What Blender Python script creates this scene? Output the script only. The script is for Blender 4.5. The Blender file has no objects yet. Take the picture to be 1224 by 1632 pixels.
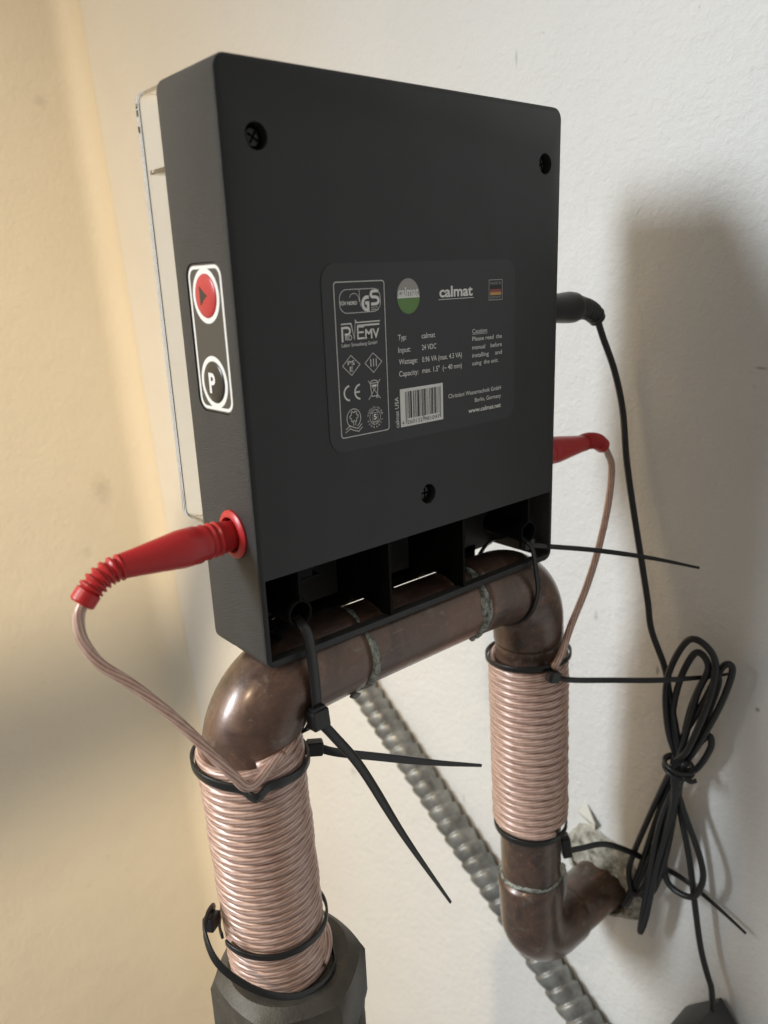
import bpy, bmesh, math, random
from mathutils import Vector, Matrix, Quaternion
random.seed(7)
S = bpy.context.scene
V = Vector
PI = math.pi
# ---------------------------------------------------------------- camera
CAMPOS = V((-0.12868, -0.22281, 0.13453))
RX = V((0.75853644, -0.65048402, -0.03863944))      # right
RY = V((-0.21468838, -0.19348428, -0.95732582))     # down
RZ = V((0.61524903, 0.73446196, -0.28641624))       # forward
cam = bpy.data.cameras.new('camera')
cam_ob = bpy.data.objects.new('camera', cam)
S.collection.objects.link(cam_ob)
m = Matrix.Identity(4)
for i in range(3):
    m[i][0] = RX[i]; m[i][1] = -RY[i]; m[i][2] = -RZ[i]; m[i][3] = CAMPOS[i]
cam_ob.matrix_world = m
cam.sensor_fit = 'VERTICAL'
cam.sensor_height = 24.0
cam.lens = 24.0 * 1241.0 / 1632.0
cam.clip_start = 0.01
cam.clip_end = 50
cam.dof.use_dof = True
cam.dof.focus_distance = 0.325
cam.dof.aperture_fstop = 7.0
S.camera = cam_ob
# ---------------------------------------------------------------- world + lamps
w = bpy.data.worlds.new('World'); S.world = w; w.use_nodes = True
w.node_tree.nodes['Background'].inputs[0].default_value = (1.0, 0.97, 0.93, 1)
w.node_tree.nodes['Background'].inputs[1].default_value = 0.24
S.view_settings.view_transform = 'Standard'
S.view_settings.look = 'None'
S.view_settings.exposure = 0.0
S.view_settings.gamma = 1.0
S.render.resolution_x = 768; S.render.resolution_y = 1024
S.render.engine = 'CYCLES'

def lamp(name, pos, target, radius, energy, col, cone):
    l = bpy.data.lights.new(name, 'SPOT')
    l.shadow_soft_size = radius; l.spot_size = math.radians(cone); l.spot_blend = 1.0
    l.energy = energy; l.color = col
    o = bpy.data.objects.new(name, l); S.collection.objects.link(o)
    d = (V(target) - V(pos)).normalized()
    o.location = pos
    o.rotation_euler = d.to_track_quat('-Z', 'Y').to_euler()
    return o
# daylight coming through a small opening to the left, a little beyond the unit
lamp('window_light', (-1.50, 0.70, 0.72), (0.25, -0.36, -0.30), 0.36, 250, (0.84, 0.93, 1.0), 64)
# warm fill spot added to tint the far walls, not a known fixture
lamp('warm_fill', (-1.90, -0.45, 1.70), (-0.32, 1.0, -0.25), 0.055, 430, (1.0, 0.79, 0.52), 49)

# ---------------------------------------------------------------- helpers
def link(o): S.collection.objects.link(o); return o
def thing(name, label, cat, loc=(0, 0, 0), group=None):
    o = link(bpy.data.objects.new(name, None)); o.location = loc; o.empty_display_size = 0.01
    o['label'] = label; o['category'] = cat
    if group: o['group'] = group
    bpy.context.view_layer.update()
    return o
def origin(o):
    p = V((0, 0, 0))
    while o is not None:
        p += o.location; o = o.parent
    return p
def obj(name, bm, mat, parent=None, smooth=True, label=None, auto=None):
    """bm is in world metres; the parent offset is removed."""
    if parent is not None:
        bmesh.ops.translate(bm, vec=-origin(parent), verts=bm.verts)
    me = bpy.data.meshes.new(name)
    bmesh.ops.recalc_face_normals(bm, faces=bm.faces)
    for f in bm.faces: f.smooth = smooth
    if smooth and auto:
        for e in bm.edges:
            if len(e.link_faces) == 2 and e.calc_face_angle(0) > auto: e.smooth = False
    bm.to_mesh(me); bm.free()
    mats = mat if isinstance(mat, (list, tuple)) else [mat]
    for x in mats: me.materials.append(x)
    o = link(bpy.data.objects.new(name, me)); o.parent = parent
    if label: o['label'] = label
    return o
def box(bm, x0, x1, y0, y1, z0, z1, bev=0, seg=2, mi=0):
    r = bmesh.ops.create_cube(bm, size=1)
    vs = r['verts']
    for v in vs:
        v.co = V((x0 + (v.co.x + .5) * (x1 - x0), y0 + (v.co.y + .5) * (y1 - y0), z0 + (v.co.z + .5) * (z1 - z0)))
    fs = {f for v in vs for f in v.link_faces}
    for f in fs: f.material_index = mi
    if bev:
        es = list({e for v in vs for e in v.link_edges})
        bmesh.ops.bevel(bm, geom=es, offset=bev, segments=seg, profile=.5, affect='EDGES')
    return vs
def catmull(pts, n=8):
    P = [V(p) for p in pts]
    P = [P[0] * 2 - P[1]] + P + [P[-1] * 2 - P[-2]]
    out = []
    for i in range(1, len(P) - 2):
        for k in range(n):
            t = k / n
            a, b, c, d = P[i - 1], P[i], P[i + 1], P[i + 2]
            out.append(.5 * ((2 * b) + (c - a) * t + (2 * a - 5 * b + 4 * c - d) * t * t + (3 * b - a - 3 * c + d) * t ** 3))
    out.append(P[-2].copy())
    return out
def resample(P, step):
    out = [P[0].copy()]; acc = 0.0
    for i in range(1, len(P)):
        a, b = P[i - 1], P[i]; L = (b - a).length
        while L > 0 and acc + L >= step:
            t = (step - acc) / L
            a = a.lerp(b, t); out.append(a.copy()); L = (b - a).length; acc = 0.0
        acc += L
    if (out[-1] - P[-1]).length > step * .3: out.append(P[-1].copy())
    return out
def frames(P, up=None):
    T = []
    for i in range(len(P)):
        a = P[max(i - 1, 0)]; b = P[min(i + 1, len(P) - 1)]
        T.append((b - a).normalized())
    u = V(up) if up else (V((0, 0, 1)) if abs(T[0].z) < .9 else V((1, 0, 0)))
    u = (u - T[0] * u.dot(T[0])).normalized()
    F = [(T[0], u, T[0].cross(u))]
    for i in range(1, len(P)):
        q = T[i - 1].rotation_difference(T[i])
        u = q @ u; u = (u - T[i] * u.dot(T[i])).normalized()
        F.append((T[i], u, T[i].cross(u)))
    return F
def tube(bm, P, r, n=16, caps=True, up=None, mi=0):
    """circular tube; r a number or f(i, s); writes uv (s metres, turn)"""
    uvl = bm.loops.layers.uv.verify()
    F = frames(P, up); rings = []; s = 0; ss = []
    for i, p in enumerate(P):
        if i: s += (p - P[i - 1]).length
        ss.append(s)
        rr = r(i, s) if callable(r) else r
        ring = []
        for k in range(n):
            a = 2 * PI * k / n
            rk = rr(a) if callable(rr) else rr
            ring.append(bm.verts.new(p + F[i][1] * math.cos(a) * rk + F[i][2] * math.sin(a) * rk))
        rings.append(ring)
    for i in range(len(P) - 1):
        for k in range(n):
            k2 = (k + 1) % n
            f = bm.faces.new((rings[i][k], rings[i][k2], rings[i + 1][k2], rings[i + 1][k]))
            f.material_index = mi
            for lp, (si, ki) in zip(f.loops, ((i, k), (i, k + 1), (i + 1, k + 1), (i + 1, k))):
                lp[uvl].uv = (ss[si], ki / n)
    if caps:
        f = bm.faces.new(rings[0][::-1]); f.material_index = mi
        f = bm.faces.new(rings[-1]); f.material_index = mi
    return bm
def lathe(bm, base, axis, prof, n=32, caps=True):
    """prof: list of (distance along axis, radius)"""
    base = V(base); ax = V(axis).normalized()
    u = ax.orthogonal().normalized(); v = ax.cross(u); rings = []
    for d, r in prof:
        rings.append([bm.verts.new(base + ax * d + u * math.cos(2 * PI * k / n) * r + v * math.sin(2 * PI * k / n) * r) for k in range(n)])
    for i in range(len(rings) - 1):
        for k in range(n):
            bm.faces.new((rings[i][k], rings[i][(k + 1) % n], rings[i + 1][(k + 1) % n], rings[i + 1][k]))
    if caps:
        bm.faces.new(rings[0][::-1]); bm.faces.new(rings[-1])
    return bm
def ribbon(bm, P, W, w, t):
    """flat strap along P; W: width direction(s); w, t numbers or f(s/total)"""
    n = len(P); rings = []
    for i, p in enumerate(P):
        T = (P[min(i + 1, n - 1)] - P[max(i - 1, 0)]).normalized()
        wd = V(W[i]) if isinstance(W, list) else V(W)
        wd = (wd - T * wd.dot(T)).normalized(); td = T.cross(wd)
        q = i / (n - 1)
        a = (w(q) if callable(w) else w) / 2; b = (t(q) if callable(t) else t) / 2
        c = min(a, b) * .35
        sec = [(-a + c, -b), (a - c, -b), (a, -b + c), (a, b - c), (a - c, b), (-a + c, b), (-a, b - c), (-a, -b + c)]
        rings.append([bm.verts.new(p + wd * x + td * y) for x, y in sec])
    for i in range(n - 1):
        for k in range(8):
            bm.faces.new((rings[i][k], rings[i][(k + 1) % 8], rings[i + 1][(k + 1) % 8], rings[i + 1][k]))
    bm.faces.new(rings[0][::-1]); bm.faces.new(rings[-1])
    return bm
def fillet(points, radii, n=14):
    """polyline with rounded corners -> list of (point, tag)"""
    P = [V(p) for p in points]; out = [(P[0], 's0')]
    for i in range(1, len(P) - 1):
        a = (P[i - 1] - P[i]).normalized(); b = (P[i + 1] - P[i]).normalized()
        th = a.angle(b); r = radii[i - 1]; d = r / math.tan(th / 2)
        c = P[i] + (a + b).normalized() * (r / math.sin(th / 2))
        p0 = P[i] + a * d; p1 = P[i] + b * d
        v0 = p0 - c; v1 = p1 - c; ang = v0.angle(v1); ax = v0.cross(v1).normalized()
        for k in range(n + 1):
            out.append((c + Quaternion(ax, ang * k / n) @ v0, 'e%d' % i))
    out.append((P[-1], 's1'))
    return out
def evaluated(o):
    dg = bpy.context.evaluated_depsgraph_get(); dg.update()
    return bpy.data.meshes.new_from_object(o.evaluated_get(dg), depsgraph=dg)
def cut(o, cutters):
    for bm in cutters:
        c = obj('cutter', bm, [], None, smooth=False)
        if o.parent: c.location = -origin(o.parent); c.location = (0, 0, 0)
        md = o.modifiers.new('b', 'BOOLEAN'); md.operation = 'DIFFERENCE'; md.solver = 'EXACT'; md.object = c
        bpy.context.view_layer.update()
        me = evaluated(o)
        o.modifiers.clear(); old = o.data; o.data = me; bpy.data.meshes.remove(old)
        cm = c.data; bpy.data.objects.remove(c); bpy.data.meshes.remove(cm)

# ---------------------------------------------------------------- materials
def mat(name, col, rough=.5, metal=0, **kw):
    m = bpy.data.materials.new(name); m.use_nodes = True
    b = m.node_tree.nodes['Principled BSDF']
    b.inputs['Base Color'].default_value = (*col, 1)
    b.inputs['Roughness'].default_value = rough; b.inputs['Metallic'].default_value = metal
    for k, v in kw.items():
        b.inputs[k.replace('_', ' ')].default_value = v
    return m
class N:
    """small node-building helper"""
    def __init__(s, m): s.t = m.node_tree; s.b = s.t.nodes['Principled BSDF']
    def n(s, typ, ins=None, **at):
        x = s.t.nodes.new(typ)
        for k, v in at.items(): setattr(x, k, v)
        for k, v in (ins or {}).items():
            if isinstance(v, bpy.types.NodeSocket): s.t.links.new(v, x.inputs[k])
            else: x.inputs[k].default_value = v
        return x
    def co(s): return s.n('ShaderNodeTexCoord').outputs['Object']
    def noise(s, scale, detail=3, rough=.5, co=None, dist=0):
        return s.n('ShaderNodeTexNoise', {'Vector': co or s.co(), 'Scale': scale, 'Detail': detail, 'Roughness': rough, 'Distortion': dist}).outputs[0]
    def ramp(s, fac, stops):
        r = s.n('ShaderNodeValToRGB', {'Fac': fac}); e = r.color_ramp.elements
        while len(e) < len(stops): e.new(.5)
        for el, (p, c) in zip(e, stops):
            el.position = p; el.color = (*c, 1) if len(c) == 3 else c
        return r.outputs[0]
    def mix(s, fac, a, b, mode='MIX'):
        x = s.n('ShaderNodeMix', data_type='RGBA', blend_type=mode)
        for k, v in ((0, fac), (6, a), (7, b)):
            if isinstance(v, bpy.types.NodeSocket): s.t.links.new(v, x.inputs[k])
            else: x.inputs[k].default_value = v if k == 0 else ((*v, 1) if len(v) == 3 else v)
        return x.outputs[2]
    def math(s, op, a, b=0.0, c=0.0):
        x = s.n('ShaderNodeMath', operation=op)
        for k, v in ((0, a), (1, b), (2, c)):
            if isinstance(v, bpy.types.NodeSocket): s.t.links.new(v, x.inputs[k])
            else: x.inputs[k].default_value = v
        return x.outputs[0]
    def bump(s, h, dist, strength=1.0, prev=None):
        ins = {'Height': h, 'Distance': dist, 'Strength': strength}
        if prev is not None: ins['Normal'] = prev
        return s.n('ShaderNodeBump', ins).outputs[0]
    def set(s, name, sock): s.t.links.new(sock, s.b.inputs[name])
def g(v): return (v, v, v)

def wall_material(name, base, dirt, marks):
    m = mat(name, base, .55); k = N(m); co = k.co()
    big = k.noise(3.0, 4, .55, co)
    col = k.mix(k.ramp(big, [(.35, g(0)), (.7, g(1))]), base, dirt)
    # small specks and chips in the paint
    sp = k.noise(160, 2, .5, co)
    zone = k.noise(9, 2, .5, co)
    spk = k.math('MULTIPLY', k.ramp(sp, [(.70, g(0)), (.76, g(1))]), k.ramp(zone, [(.50, g(0)), (.62, g(.5))]))
    col = k.mix(spk, col, tuple(c * .55 for c in base))
    wob = k.noise(220, 3, .6, co)
    for (p, sc, rad, dark) in marks:
        d = k.n('ShaderNodeVectorMath', {0: co, 1: p}, operation='SUBTRACT').outputs[0]
        d = k.n('ShaderNodeVectorMath', {0: d, 1: sc}, operation='MULTIPLY').outputs[0]
        ln = k.n('ShaderNodeVectorMath', {0: d}, operation='LENGTH').outputs['Value']
        ln = k.math('ADD', k.math('DIVIDE', ln, rad), k.math('MULTIPLY_ADD', wob, 1.6, -.8))
        f = k.ramp(ln, [(.25, g(1)), (1.0, g(0))])
        col = k.mix(k.math('MULTIPLY', f, dark), col, tuple(c * .32 for c in base))
    k.set('Base Color', col)
    h1 = k.noise(230, 4, .62, co, .25)
    h1 = k.ramp(h1, [(.30, g(0)), (.72, g(1))])
    h2 = k.noise(45, 3, .5, co); h3 = k.noise(9, 2, .5, co)
    b = k.bump(h3, .004, .55); b = k.bump(h2, .0012, .6, b); b = k.bump(h1, .00050, .75, b)
    k.set('Normal', b)
    return m
M = {}
M['wall'] = wall_material('painted_wall_white', (.75, .74, .72), (.70, .688, .66), [
    ((.25, -.012, -.089), (1, 3.0, 1), .0035, .7), ((.25, .038, -.250), (1, 1, 1), .0030, .0),
    ((.25, -.054, .087), (1, .7, 3.0), .0028, .6), ((.25, -.066, .015), (1, 1, 1), .0012, .8),
    ((.25, -.003, -.253), (1, 1, 1), .0035, .5), ((.25, .003, -.272), (1, 2, 1), .0025, .4),
    ((.25, .031, -.068), (1, 2.4, 1), .0045, .35), ((.25, -.07, -.09), (1, 1, 1), .0016, .8),
    ((.25, .098, .25), (1, 3, .8), .004, .4), ((.25, .145, -.262), (1, 2, 1), .004, .4),
    ((.25, .29, -.31), (1, 1, 1), .006, .35)])
M['back'] = wall_material('painted_wall_cream', (.78, .715, .59), (.74, .675, .55), [
    ((.20, .72, .33), (1, 1, 1), .010, .35), ((.13, .70, .05), (1, 1, 1), .012, .30),
    ((.19, .67, -.09), (1, 1, .6), .014, .28), ((.16, .66, -.16), (1, 1, 1), .010, .3)])

def plastic(name, col, rough, grain, depth, spec=.5):
    m = mat(name, col, rough); k = N(m); co = k.co()
    h = k.noise(grain, 3, .6, co)
    k.set('Normal', k.bump(h, depth, .8))
    d = k.noise(60, 4, .6, co)
    k.set('Roughness', k.n('ShaderNodeMapRange', {'Value': d, 'To Min': rough - .06, 'To Max': rough + .08}).outputs[0])
    k.b.inputs['Specular IOR Level'].default_value = spec
    return m
M['housing'] = plastic('black_textured_plastic', (.0185, .0185, .0185), .43, 2300, .00090, .7)
M['housing_back'] = plastic('black_satin_plastic', (.0130, .0135, .0142), .46, 1500, .00003, .5)
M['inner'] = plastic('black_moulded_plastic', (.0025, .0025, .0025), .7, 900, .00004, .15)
M['label'] = mat('dark_grey_label_film', (.023, .024, .025), .42)
M['tie'] = plastic('black_nylon', (.012, .012, .012), .35, 700, .00003)
M['cord'] = plastic('black_rubber_cord', (.014, .015, .016), .38, 900, .00004)
M['adapter'] = plastic('dark_grey_plastic', (.040, .040, .042), .5, 1300, .00005)
M['print'] = mat('white_print', (.80, .78, .74), .5)
M['grey_print'] = mat('grey_print', (.36, .35, .34), .5)
M['green'] = mat('green_print', (.13, .26, .07), .5)
M['disc'] = mat('light_grey_print', (.36, .34, .31), .5)
M['flag_red'] = mat('red_print', (.32, .07, .05), .5)
M['flag_gold'] = mat('gold_print', (.55, .33, .10), .5)
M['flag_black'] = mat('black_print', (.012, .012, .012), .5)
M['screw'] = mat('blackened_screw', (.03, .03, .03), .25, .8)
M['white'] = mat('white_enamel_print', (.80, .79, .76), .35)
M['keypad'] = mat('keypad_film', (.055, .052, .048), .35)
M['red_key'] = mat('red_key_film', (.50, .035, .04), .3)
M['dark_key'] = mat('dark_key_film', (.022, .023, .022), .25)
M['clear_edge'] = mat('smoky_clear_acrylic', (.93, .93, .92), .0, 0, Transmission_Weight=1.0, IOR=1.49)
M['clear'] = mat('clear_acrylic', (.98, .98, .97), .0, 0, Transmission_Weight=1.0, IOR=1.36)
def red_plastic():
    m = mat('red_soft_plastic', (.50, .018, .022), .34); k = N(m); co = k.co()
    k.set('Normal', k.bump(k.noise(500, 3, .5, co), .00008, .6))
    k.set('Base Color', k.mix(k.ramp(k.noise(70, 3, .6, co), [(.3, g(0)), (.75, g(1))]), (.52, .018, .022), (.46, .03, .03)))
    k.b.inputs['Subsurface Weight'].default_value = .15
    k.b.inputs['Subsurface Radius'].default_value = (1, .2, .15)
    k.b.inputs['Subsurface Scale'].default_value = .0015
    return m
M['red'] = red_plastic()
def copper_pipe():
    m = mat('tarnished_copper', (.15, .08, .055), .36, .75, Coat_Weight=.6, Coat_Roughness=.2); k = N(m); co = k.co()
    n1 = k.noise(60, 8, .68, co, .7); n2 = k.noise(14, 3, .5, co)
    col = k.ramp(n1, [(.30, (.030, .020, .016)), (.46, (.085, .053, .040)), (.60, (.13, .078, .056)), (.74, (.21, .155, .12))])
    col = k.mix(k.ramp(n2, [(.48, g(0)), (.78, g(.45))]), col, (.24, .12, .075))
    mp = k.n('ShaderNodeMapping', {'Vector': co, 'Scale': (.35, 2.2, 1.0)}).outputs[0]
    stk = k.noise(95, 6, .7, mp, .6)
    col = k.mix(k.ramp(stk, [(.55, g(0)), (.70, g(.7))]), col, (.235, .115, .070))
    scr = k.noise(260, 3, .6, k.n('ShaderNodeMapping', {'Vector': co, 'Rotation': (.3, .5, .2), 'Scale': (.2, 3.0, 3.0)}).outputs[0])
    col = k.mix(k.ramp(scr, [(.66, g(0)), (.72, g(.5))]), col, (.30, .24, .20))
    stain = k.noise(110, 5, .7, co)
    st = k.ramp(stain, [(.58, g(0)), (.70, g(.55))])
    col = k.mix(st, col, (.20, .19, .16))
    k.set('Base Color', col)
    k.set('Roughness', k.n('ShaderNodeMapRange', {'Value': n1, 'To Min': .26, 'To Max': .55}).outputs[0])
    k.set('Metallic', k.n('ShaderNodeMapRange', {'Value': st, 'To Min': .45, 'To Max': .1}).outputs[0])
    b = k.bump(k.noise(90, 5, .6, co), .0005, .35); b = k.bump(k.noise(700, 2, .5, co), .00006, .5, b)
    k.set('Normal', b)
    return m
M['copper'] = copper_pipe()
def solder():
    m = mat('grey_green_solder', (.30, .32, .28), .6, .3); k = N(m); co = k.co()
    n = k.noise(420, 5, .7, co)
    k.set('Base Color', k.ramp(n, [(.36, (.05, .045, .04)), (.48, (.22, .23, .20)), (.66, (.42, .45, .40))]))
    k.set('Normal', k.bump(n, .0006, 1))
    return m
M['solder'] = solder()
M['drip'] = plastic('pale_flux_drip', (.34, .33, .29), .6, 500, .0003)
def wire():
    """clear insulation over twisted bright copper strands"""
    m = mat('clear_insulated_copper_wire', (.7, .4, .3), .3, .15); k = N(m)
    uv = k.n('ShaderNodeUVMap').outputs[0]
    sep = k.n('ShaderNodeSeparateXYZ', {0: uv})
    ph = k.math('MULTIPLY_ADD', sep.outputs[0], 90.0, k.math('MULTIPLY', sep.outputs[1], 9.0))
    tri = k.math('PINGPONG', ph, .5)
    nz = k.noise(240, 3, .6)
    tri2 = k.math('ADD', k.math('MULTIPLY', tri, 1.7), k.math('MULTIPLY_ADD', nz, .9, -.45))
    col = k.ramp(tri2, [(.05, (.33, .185, .14)), (.40, (.53, .345, .275)), (.85, (.66, .485, .41))])
    k.set('Base Color', col)
    k.set('Normal', k.bump(tri, .0002, .35))
    k.b.inputs['Roughness'].default_value = .38
    k.b.inputs['Coat Weight'].default_value = .45
    k.b.inputs['Coat Roughness'].default_value = .28
    return m
M['wire'] = wire()
def cast():
    m = mat('dark_cast_fitting', (.075, .065, .052), .55, .35); k = N(m); co = k.co()
    n = k.noise(45, 6, .65, co)
    k.set('Base Color', k.ramp(n, [(.3, (.045, .040, .033)), (.55, (.088, .078, .063)), (.8, (.15, .13, .105))]))
    b = k.bump(k.noise(900, 4, .6, co), .00022, .9); k.set('Normal', k.bump(n, .0006, .4, b))
    return m
M['cast'] = cast()
def galv():
    m = mat('galvanised_steel', (.42, .41, .37), .42, .6); k = N(m); co = k.co()
    n = k.noise(60, 5, .65, co)
    k.set('Base Color', k.ramp(n, [(.3, (.12, .12, .112)), (.55, (.27, .27, .255)), (.8, (.41, .41, .39))]))
    k.set('Normal', k.bump(k.noise(400, 3, .5, co), .0002, .5))
    return m
M['galv'] = galv()
def plaster():
    m = mat('broken_plaster', (.45, .42, .35), .85); k = N(m); co = k.co()
    n = k.noise(170, 6, .7, co)
    k.set('Base Color', k.ramp(n, [(.34, (.10, .09, .07)), (.46, (.32, .30, .25)), (.58, (.48, .46, .39)), (.75, (.72, .70, .64))]))
    k.set('Normal', k.bump(n, .002, 1))
    return m
M['plaster'] = plaster()
M['flake'] = mat('loose_paint_flake', (.66, .63, .54), .6)
M['blocker_mat'] = mat('blocker_paint', (.62, .58, .50), .55)  # surface of the unseen board added to shade the far wall
def blocker_mat():
    k = N(M['blocker_mat']); co = k.co()
    k.set('Normal', k.bump(k.noise(30, 4, .6, co), .001, .3))
blocker_mat()

# ---------------------------------------------------------------- the setting: two walls
WX = .25
def wall_right():
    bm = bmesh.new()
    box(bm, WX, WX + .08, -1.1, .80, -.9, 1.2)
    o = obj('wall', bm, M['wall'], None, smooth=False)
    o['kind'] = 'structure'
    c = bmesh.new(); lathe(c, (WX - .01, .0165, -.2550), (1, 0, 0), [(0, .024), (.05, .022)], 28)
    cut(o, [c]); return o
wall = wall_right()
def back_wall():
    bm = bmesh.new()
    # its face runs through (y .725, z .437) and (y .671, z -.118)
    y = lambda z: .671 + (z + .118) * .0973
    r = .028; prof = [(-1.6, 0), (-.6, 0)]
    # plaster cove: the corner is rounded into the right-hand wall
    for k in range(13):
        a = math.radians(90 - 90 * k / 12)
        prof.append((WX - r + math.cos(a) * r - .0006, -r + math.sin(a) * r))
    prof += [(WX + .004, -r - .001), (WX + .08, .0), (WX + .08, .08), (-1.6, .08)]
    A = [bm.verts.new((x, y(-.9) + d, -.9)) for x, d in prof]; B = [bm.verts.new((x, y(1.2) + d, 1.2)) for x, d in prof]; n = len(prof)
    bm.faces.new(A); bm.faces.new(B[::-1])
    for k in range(n): bm.faces.new((A[k], A[(k + 1) % n], B[(k + 1) % n], B[k]))
    o = obj('back_wall', bm, M['back'], None, auto=.5); o['kind'] = 'structure'
back_wall()

# ---------------------------------------------------------------- broken plaster round the pipe (child of the wall)
def plaster_patch():
    bm = bmesh.new(); n = 46; c = V((WX, .0165, -.2550))
    rings = []
    rnd = random.Random(3)
    amp = [rnd.uniform(-1, 1) for _ in range(n)]
    for j, (r, h) in enumerate(((.0190, -.012), (.0200, .000), (.0215, .0040), (.0250, .0050), (.0295, .0034), (.0325, -.0010))):
        ring = []
        for k in range(n):
            a = 2 * PI * k / n
            up = max(0, math.cos(a - .3)) ** 2      # wider on top
            rr = r * (1 + .05 * amp[k] * (j / 5) + .05 * math.sin(5 * a + j)) + (.009 * up if j > 2 else .006 * up * (j / 3))
            if j > 2: rr *= .92 - .22 * max(0, -math.cos(a + .4))
            hh = h * (1 + .5 * amp[(k * 3 + j * 7) % n]) + (.001 * rnd.uniform(-1, 1) if 0 < j < 5 else 0)
            ring.append(bm.verts.new(c + V((-hh, math.sin(a) * rr, math.cos(a) * rr))))
        rings.append(ring)
    for j in range(5):
        for k in range(n):
            bm.faces.new((rings[j][k], rings[j][(k + 1) % n], rings[j + 1][(k + 1) % n], rings[j + 1][k]))
    obj('plaster_patch', bm, M['plaster'], wall, smooth=True, auto=.7)
    # lifted paint flakes above the hole
    for i, pts in enumerate((
        [(.0245, -.2215), (.0215, -.2120), (.0310, -.2040), (.0360, -.2090), (.0300, -.2170)],
        [(.0200, -.2300), (.0095, -.2330), (.0030, -.2420), (.0080, -.2470), (.0160, -.2390)],
        [(.0330, -.2255), (.0400, -.2275), (.0430, -.2370), (.0370, -.2420), (.0310, -.2350)])):
        bm = bmesh.new(); cy = sum(p[0] for p in pts) / 5; cz = sum(p[1] for p in pts) / 5
        top = [bm.verts.new((WX - .0008 - .0045 * ((k + i) % 2), y, z)) for k, (y, z) in enumerate(pts)]
        bot = [bm.verts.new((v.co.x + .0009, v.co.y, v.co.z)) for v in top]
        bm.faces.new(top); bm.faces.new(bot[::-1])
        for k in range(5): bm.faces.new((top[k], top[(k + 1) % 5], bot[(k + 1) % 5], bot[k]))
        obj('paint_flake', bm, M['flake'], wall, smooth=False)
plaster_patch()
def mortar():
    bm = bmesh.new(); bmesh.ops.create_icosphere(bm, subdivisions=4, radius=1)
    from mathutils import noise
    for v in bm.verts:
        d = 1 + .28 * noise.noise(v.co * 2.3 + V((3, 1, 2))) + .12 * noise.noise(v.co * 6.5) + .05 * noise.noise(v.co * 15)
        v.co = V((WX + .002 + v.co.x * .0125 * d, .0215 + v.co.y * .0235 * d, -.2400 + v.co.z * .0185 * d))
    obj('mortar_lump', bm, M['plaster'], wall, smooth=True)
mortar()

# ---------------------------------------------------------------- copper pipe run
PY = .016; PZ = -.0133; PR = .0172; ER = .0183
LB = V((.0048, PY, -.200)); LT = V((-.0025, PY, PZ)); RT = V((.1650, PY, PZ)); RB = V((.1750, PY, -.2545)); WE = V((.268, PY + .0005, -.2550))
cp = thing('copper_pipe', 'tarnished copper pipe looping out of the wall and across under the black box', 'pipe', tuple(LT))
path = fillet([LB, LT, RT, RB, WE], [.0265, .0265, .0245], 16)
def seg(a, b, step=.004):
    a, b = V(a), V(b); n = max(2, int((b - a).length / step)); return [a.lerp(b, i / n) for i in range(n + 1)]
e1 = [p for p, t in path if t == 'e1']; e2 = [p for p, t in path if t == 'e2']; e3 = [p for p, t in path if t == 'e3']
bm = bmesh.new(); tube(bm, seg(LB, e1[0]), PR, 48); obj('riser', bm, M['copper'], cp)
SL, SR = .0475, .1180
def elbow(pts, before, after, lip=True):
    d0 = (pts[0] - pts[1]).normalized(); d1 = (pts[-1] - pts[-2]).normalized()
    P = [pts[0] + d0 * before * (1 - i / 6) for i in range(6)] + pts + [pts[-1] + d1 * after * (i + 1) / 6 for i in range(6)]
    bm = bmesh.new(); n = len(P)
    def r(i, s): return ER - .0004 * (i in (0, n - 1)) + .0004 * math.sin(PI * min(1, max(0, (i - 5) / (n - 11))))
    tube(bm, P, r, 56); return obj('elbow', bm, M['copper'], cp)
elbow(e1, .012, SL - e1[-1].x); elbow(e2, e2[0].x - SR, .010); elbow(e3, .030, .012)
bm = bmesh.new(); tube(bm, seg((SL - .002, PY, PZ), (SR + .002, PY, PZ)), PR, 56); obj('cross_tube', bm, M['copper'], cp)
bm = bmesh.new(); tube(bm, seg(e2[-1], e3[0]), PR, 48); obj('drop_tube', bm, M['copper'], cp)
bm = bmesh.new(); tube(bm, seg(e3[-1], WE), PR, 48); obj('wall_stub', bm, M['copper'], cp)
def solder_ring(c, ax, wid, seed, r0=PR, amp=.9):
    rnd = random.Random(seed); n = 80; bm = bmesh.new()
    c = V(c); ax = V(ax).normalized(); u = V((0, 1, 0)); v = ax.cross(u).normalized()
    ph = [rnd.uniform(0, 6.28) for _ in range(6)]
    rings = []
    prof = [(-.5, -.0006), (-.42, .0007), (-.15, .0014), (.15, .0013), (.42, .0006), (.5, -.0006)]
    for k in range(n):
        a = 2 * PI * k / n
        off = wid * .22 * (math.sin(2 * a + ph[0]) + .6 * math.sin(5 * a + ph[1])) * amp
        ww = wid * (1 + .35 * math.sin(3 * a + ph[2]) + .25 * math.sin(7 * a + ph[3]) + .12 * rnd.uniform(-1, 1))
        rings.append([bm.verts.new(c + ax * (off + d * ww) + (u * math.cos(a) + v * math.sin(a)) * (r0 + h * .75 * (1 + .3 * rnd.uniform(-1, 1)) + .0002)) for d, h in prof])
    for k in range(n):
        for j in range(5):
            bm.faces.new((rings[k][j], rings[(k + 1) % n][j], rings[(k + 1) % n][j + 1], rings[k][j + 1]))
    obj('solder_ring', bm, M['solder'], cp)
solder_ring((SL + .0012, PY, PZ), (1, 0, 0), .0042, 1)
solder_ring((SR - .0012, PY, PZ), (1, 0, 0), .0055, 5, amp=.5)
dn = (RB - RT).normalized()
solder_ring(e3[0] - dn * .031, dn, .0022, 9, r0=PR, amp=1.6)
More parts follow.
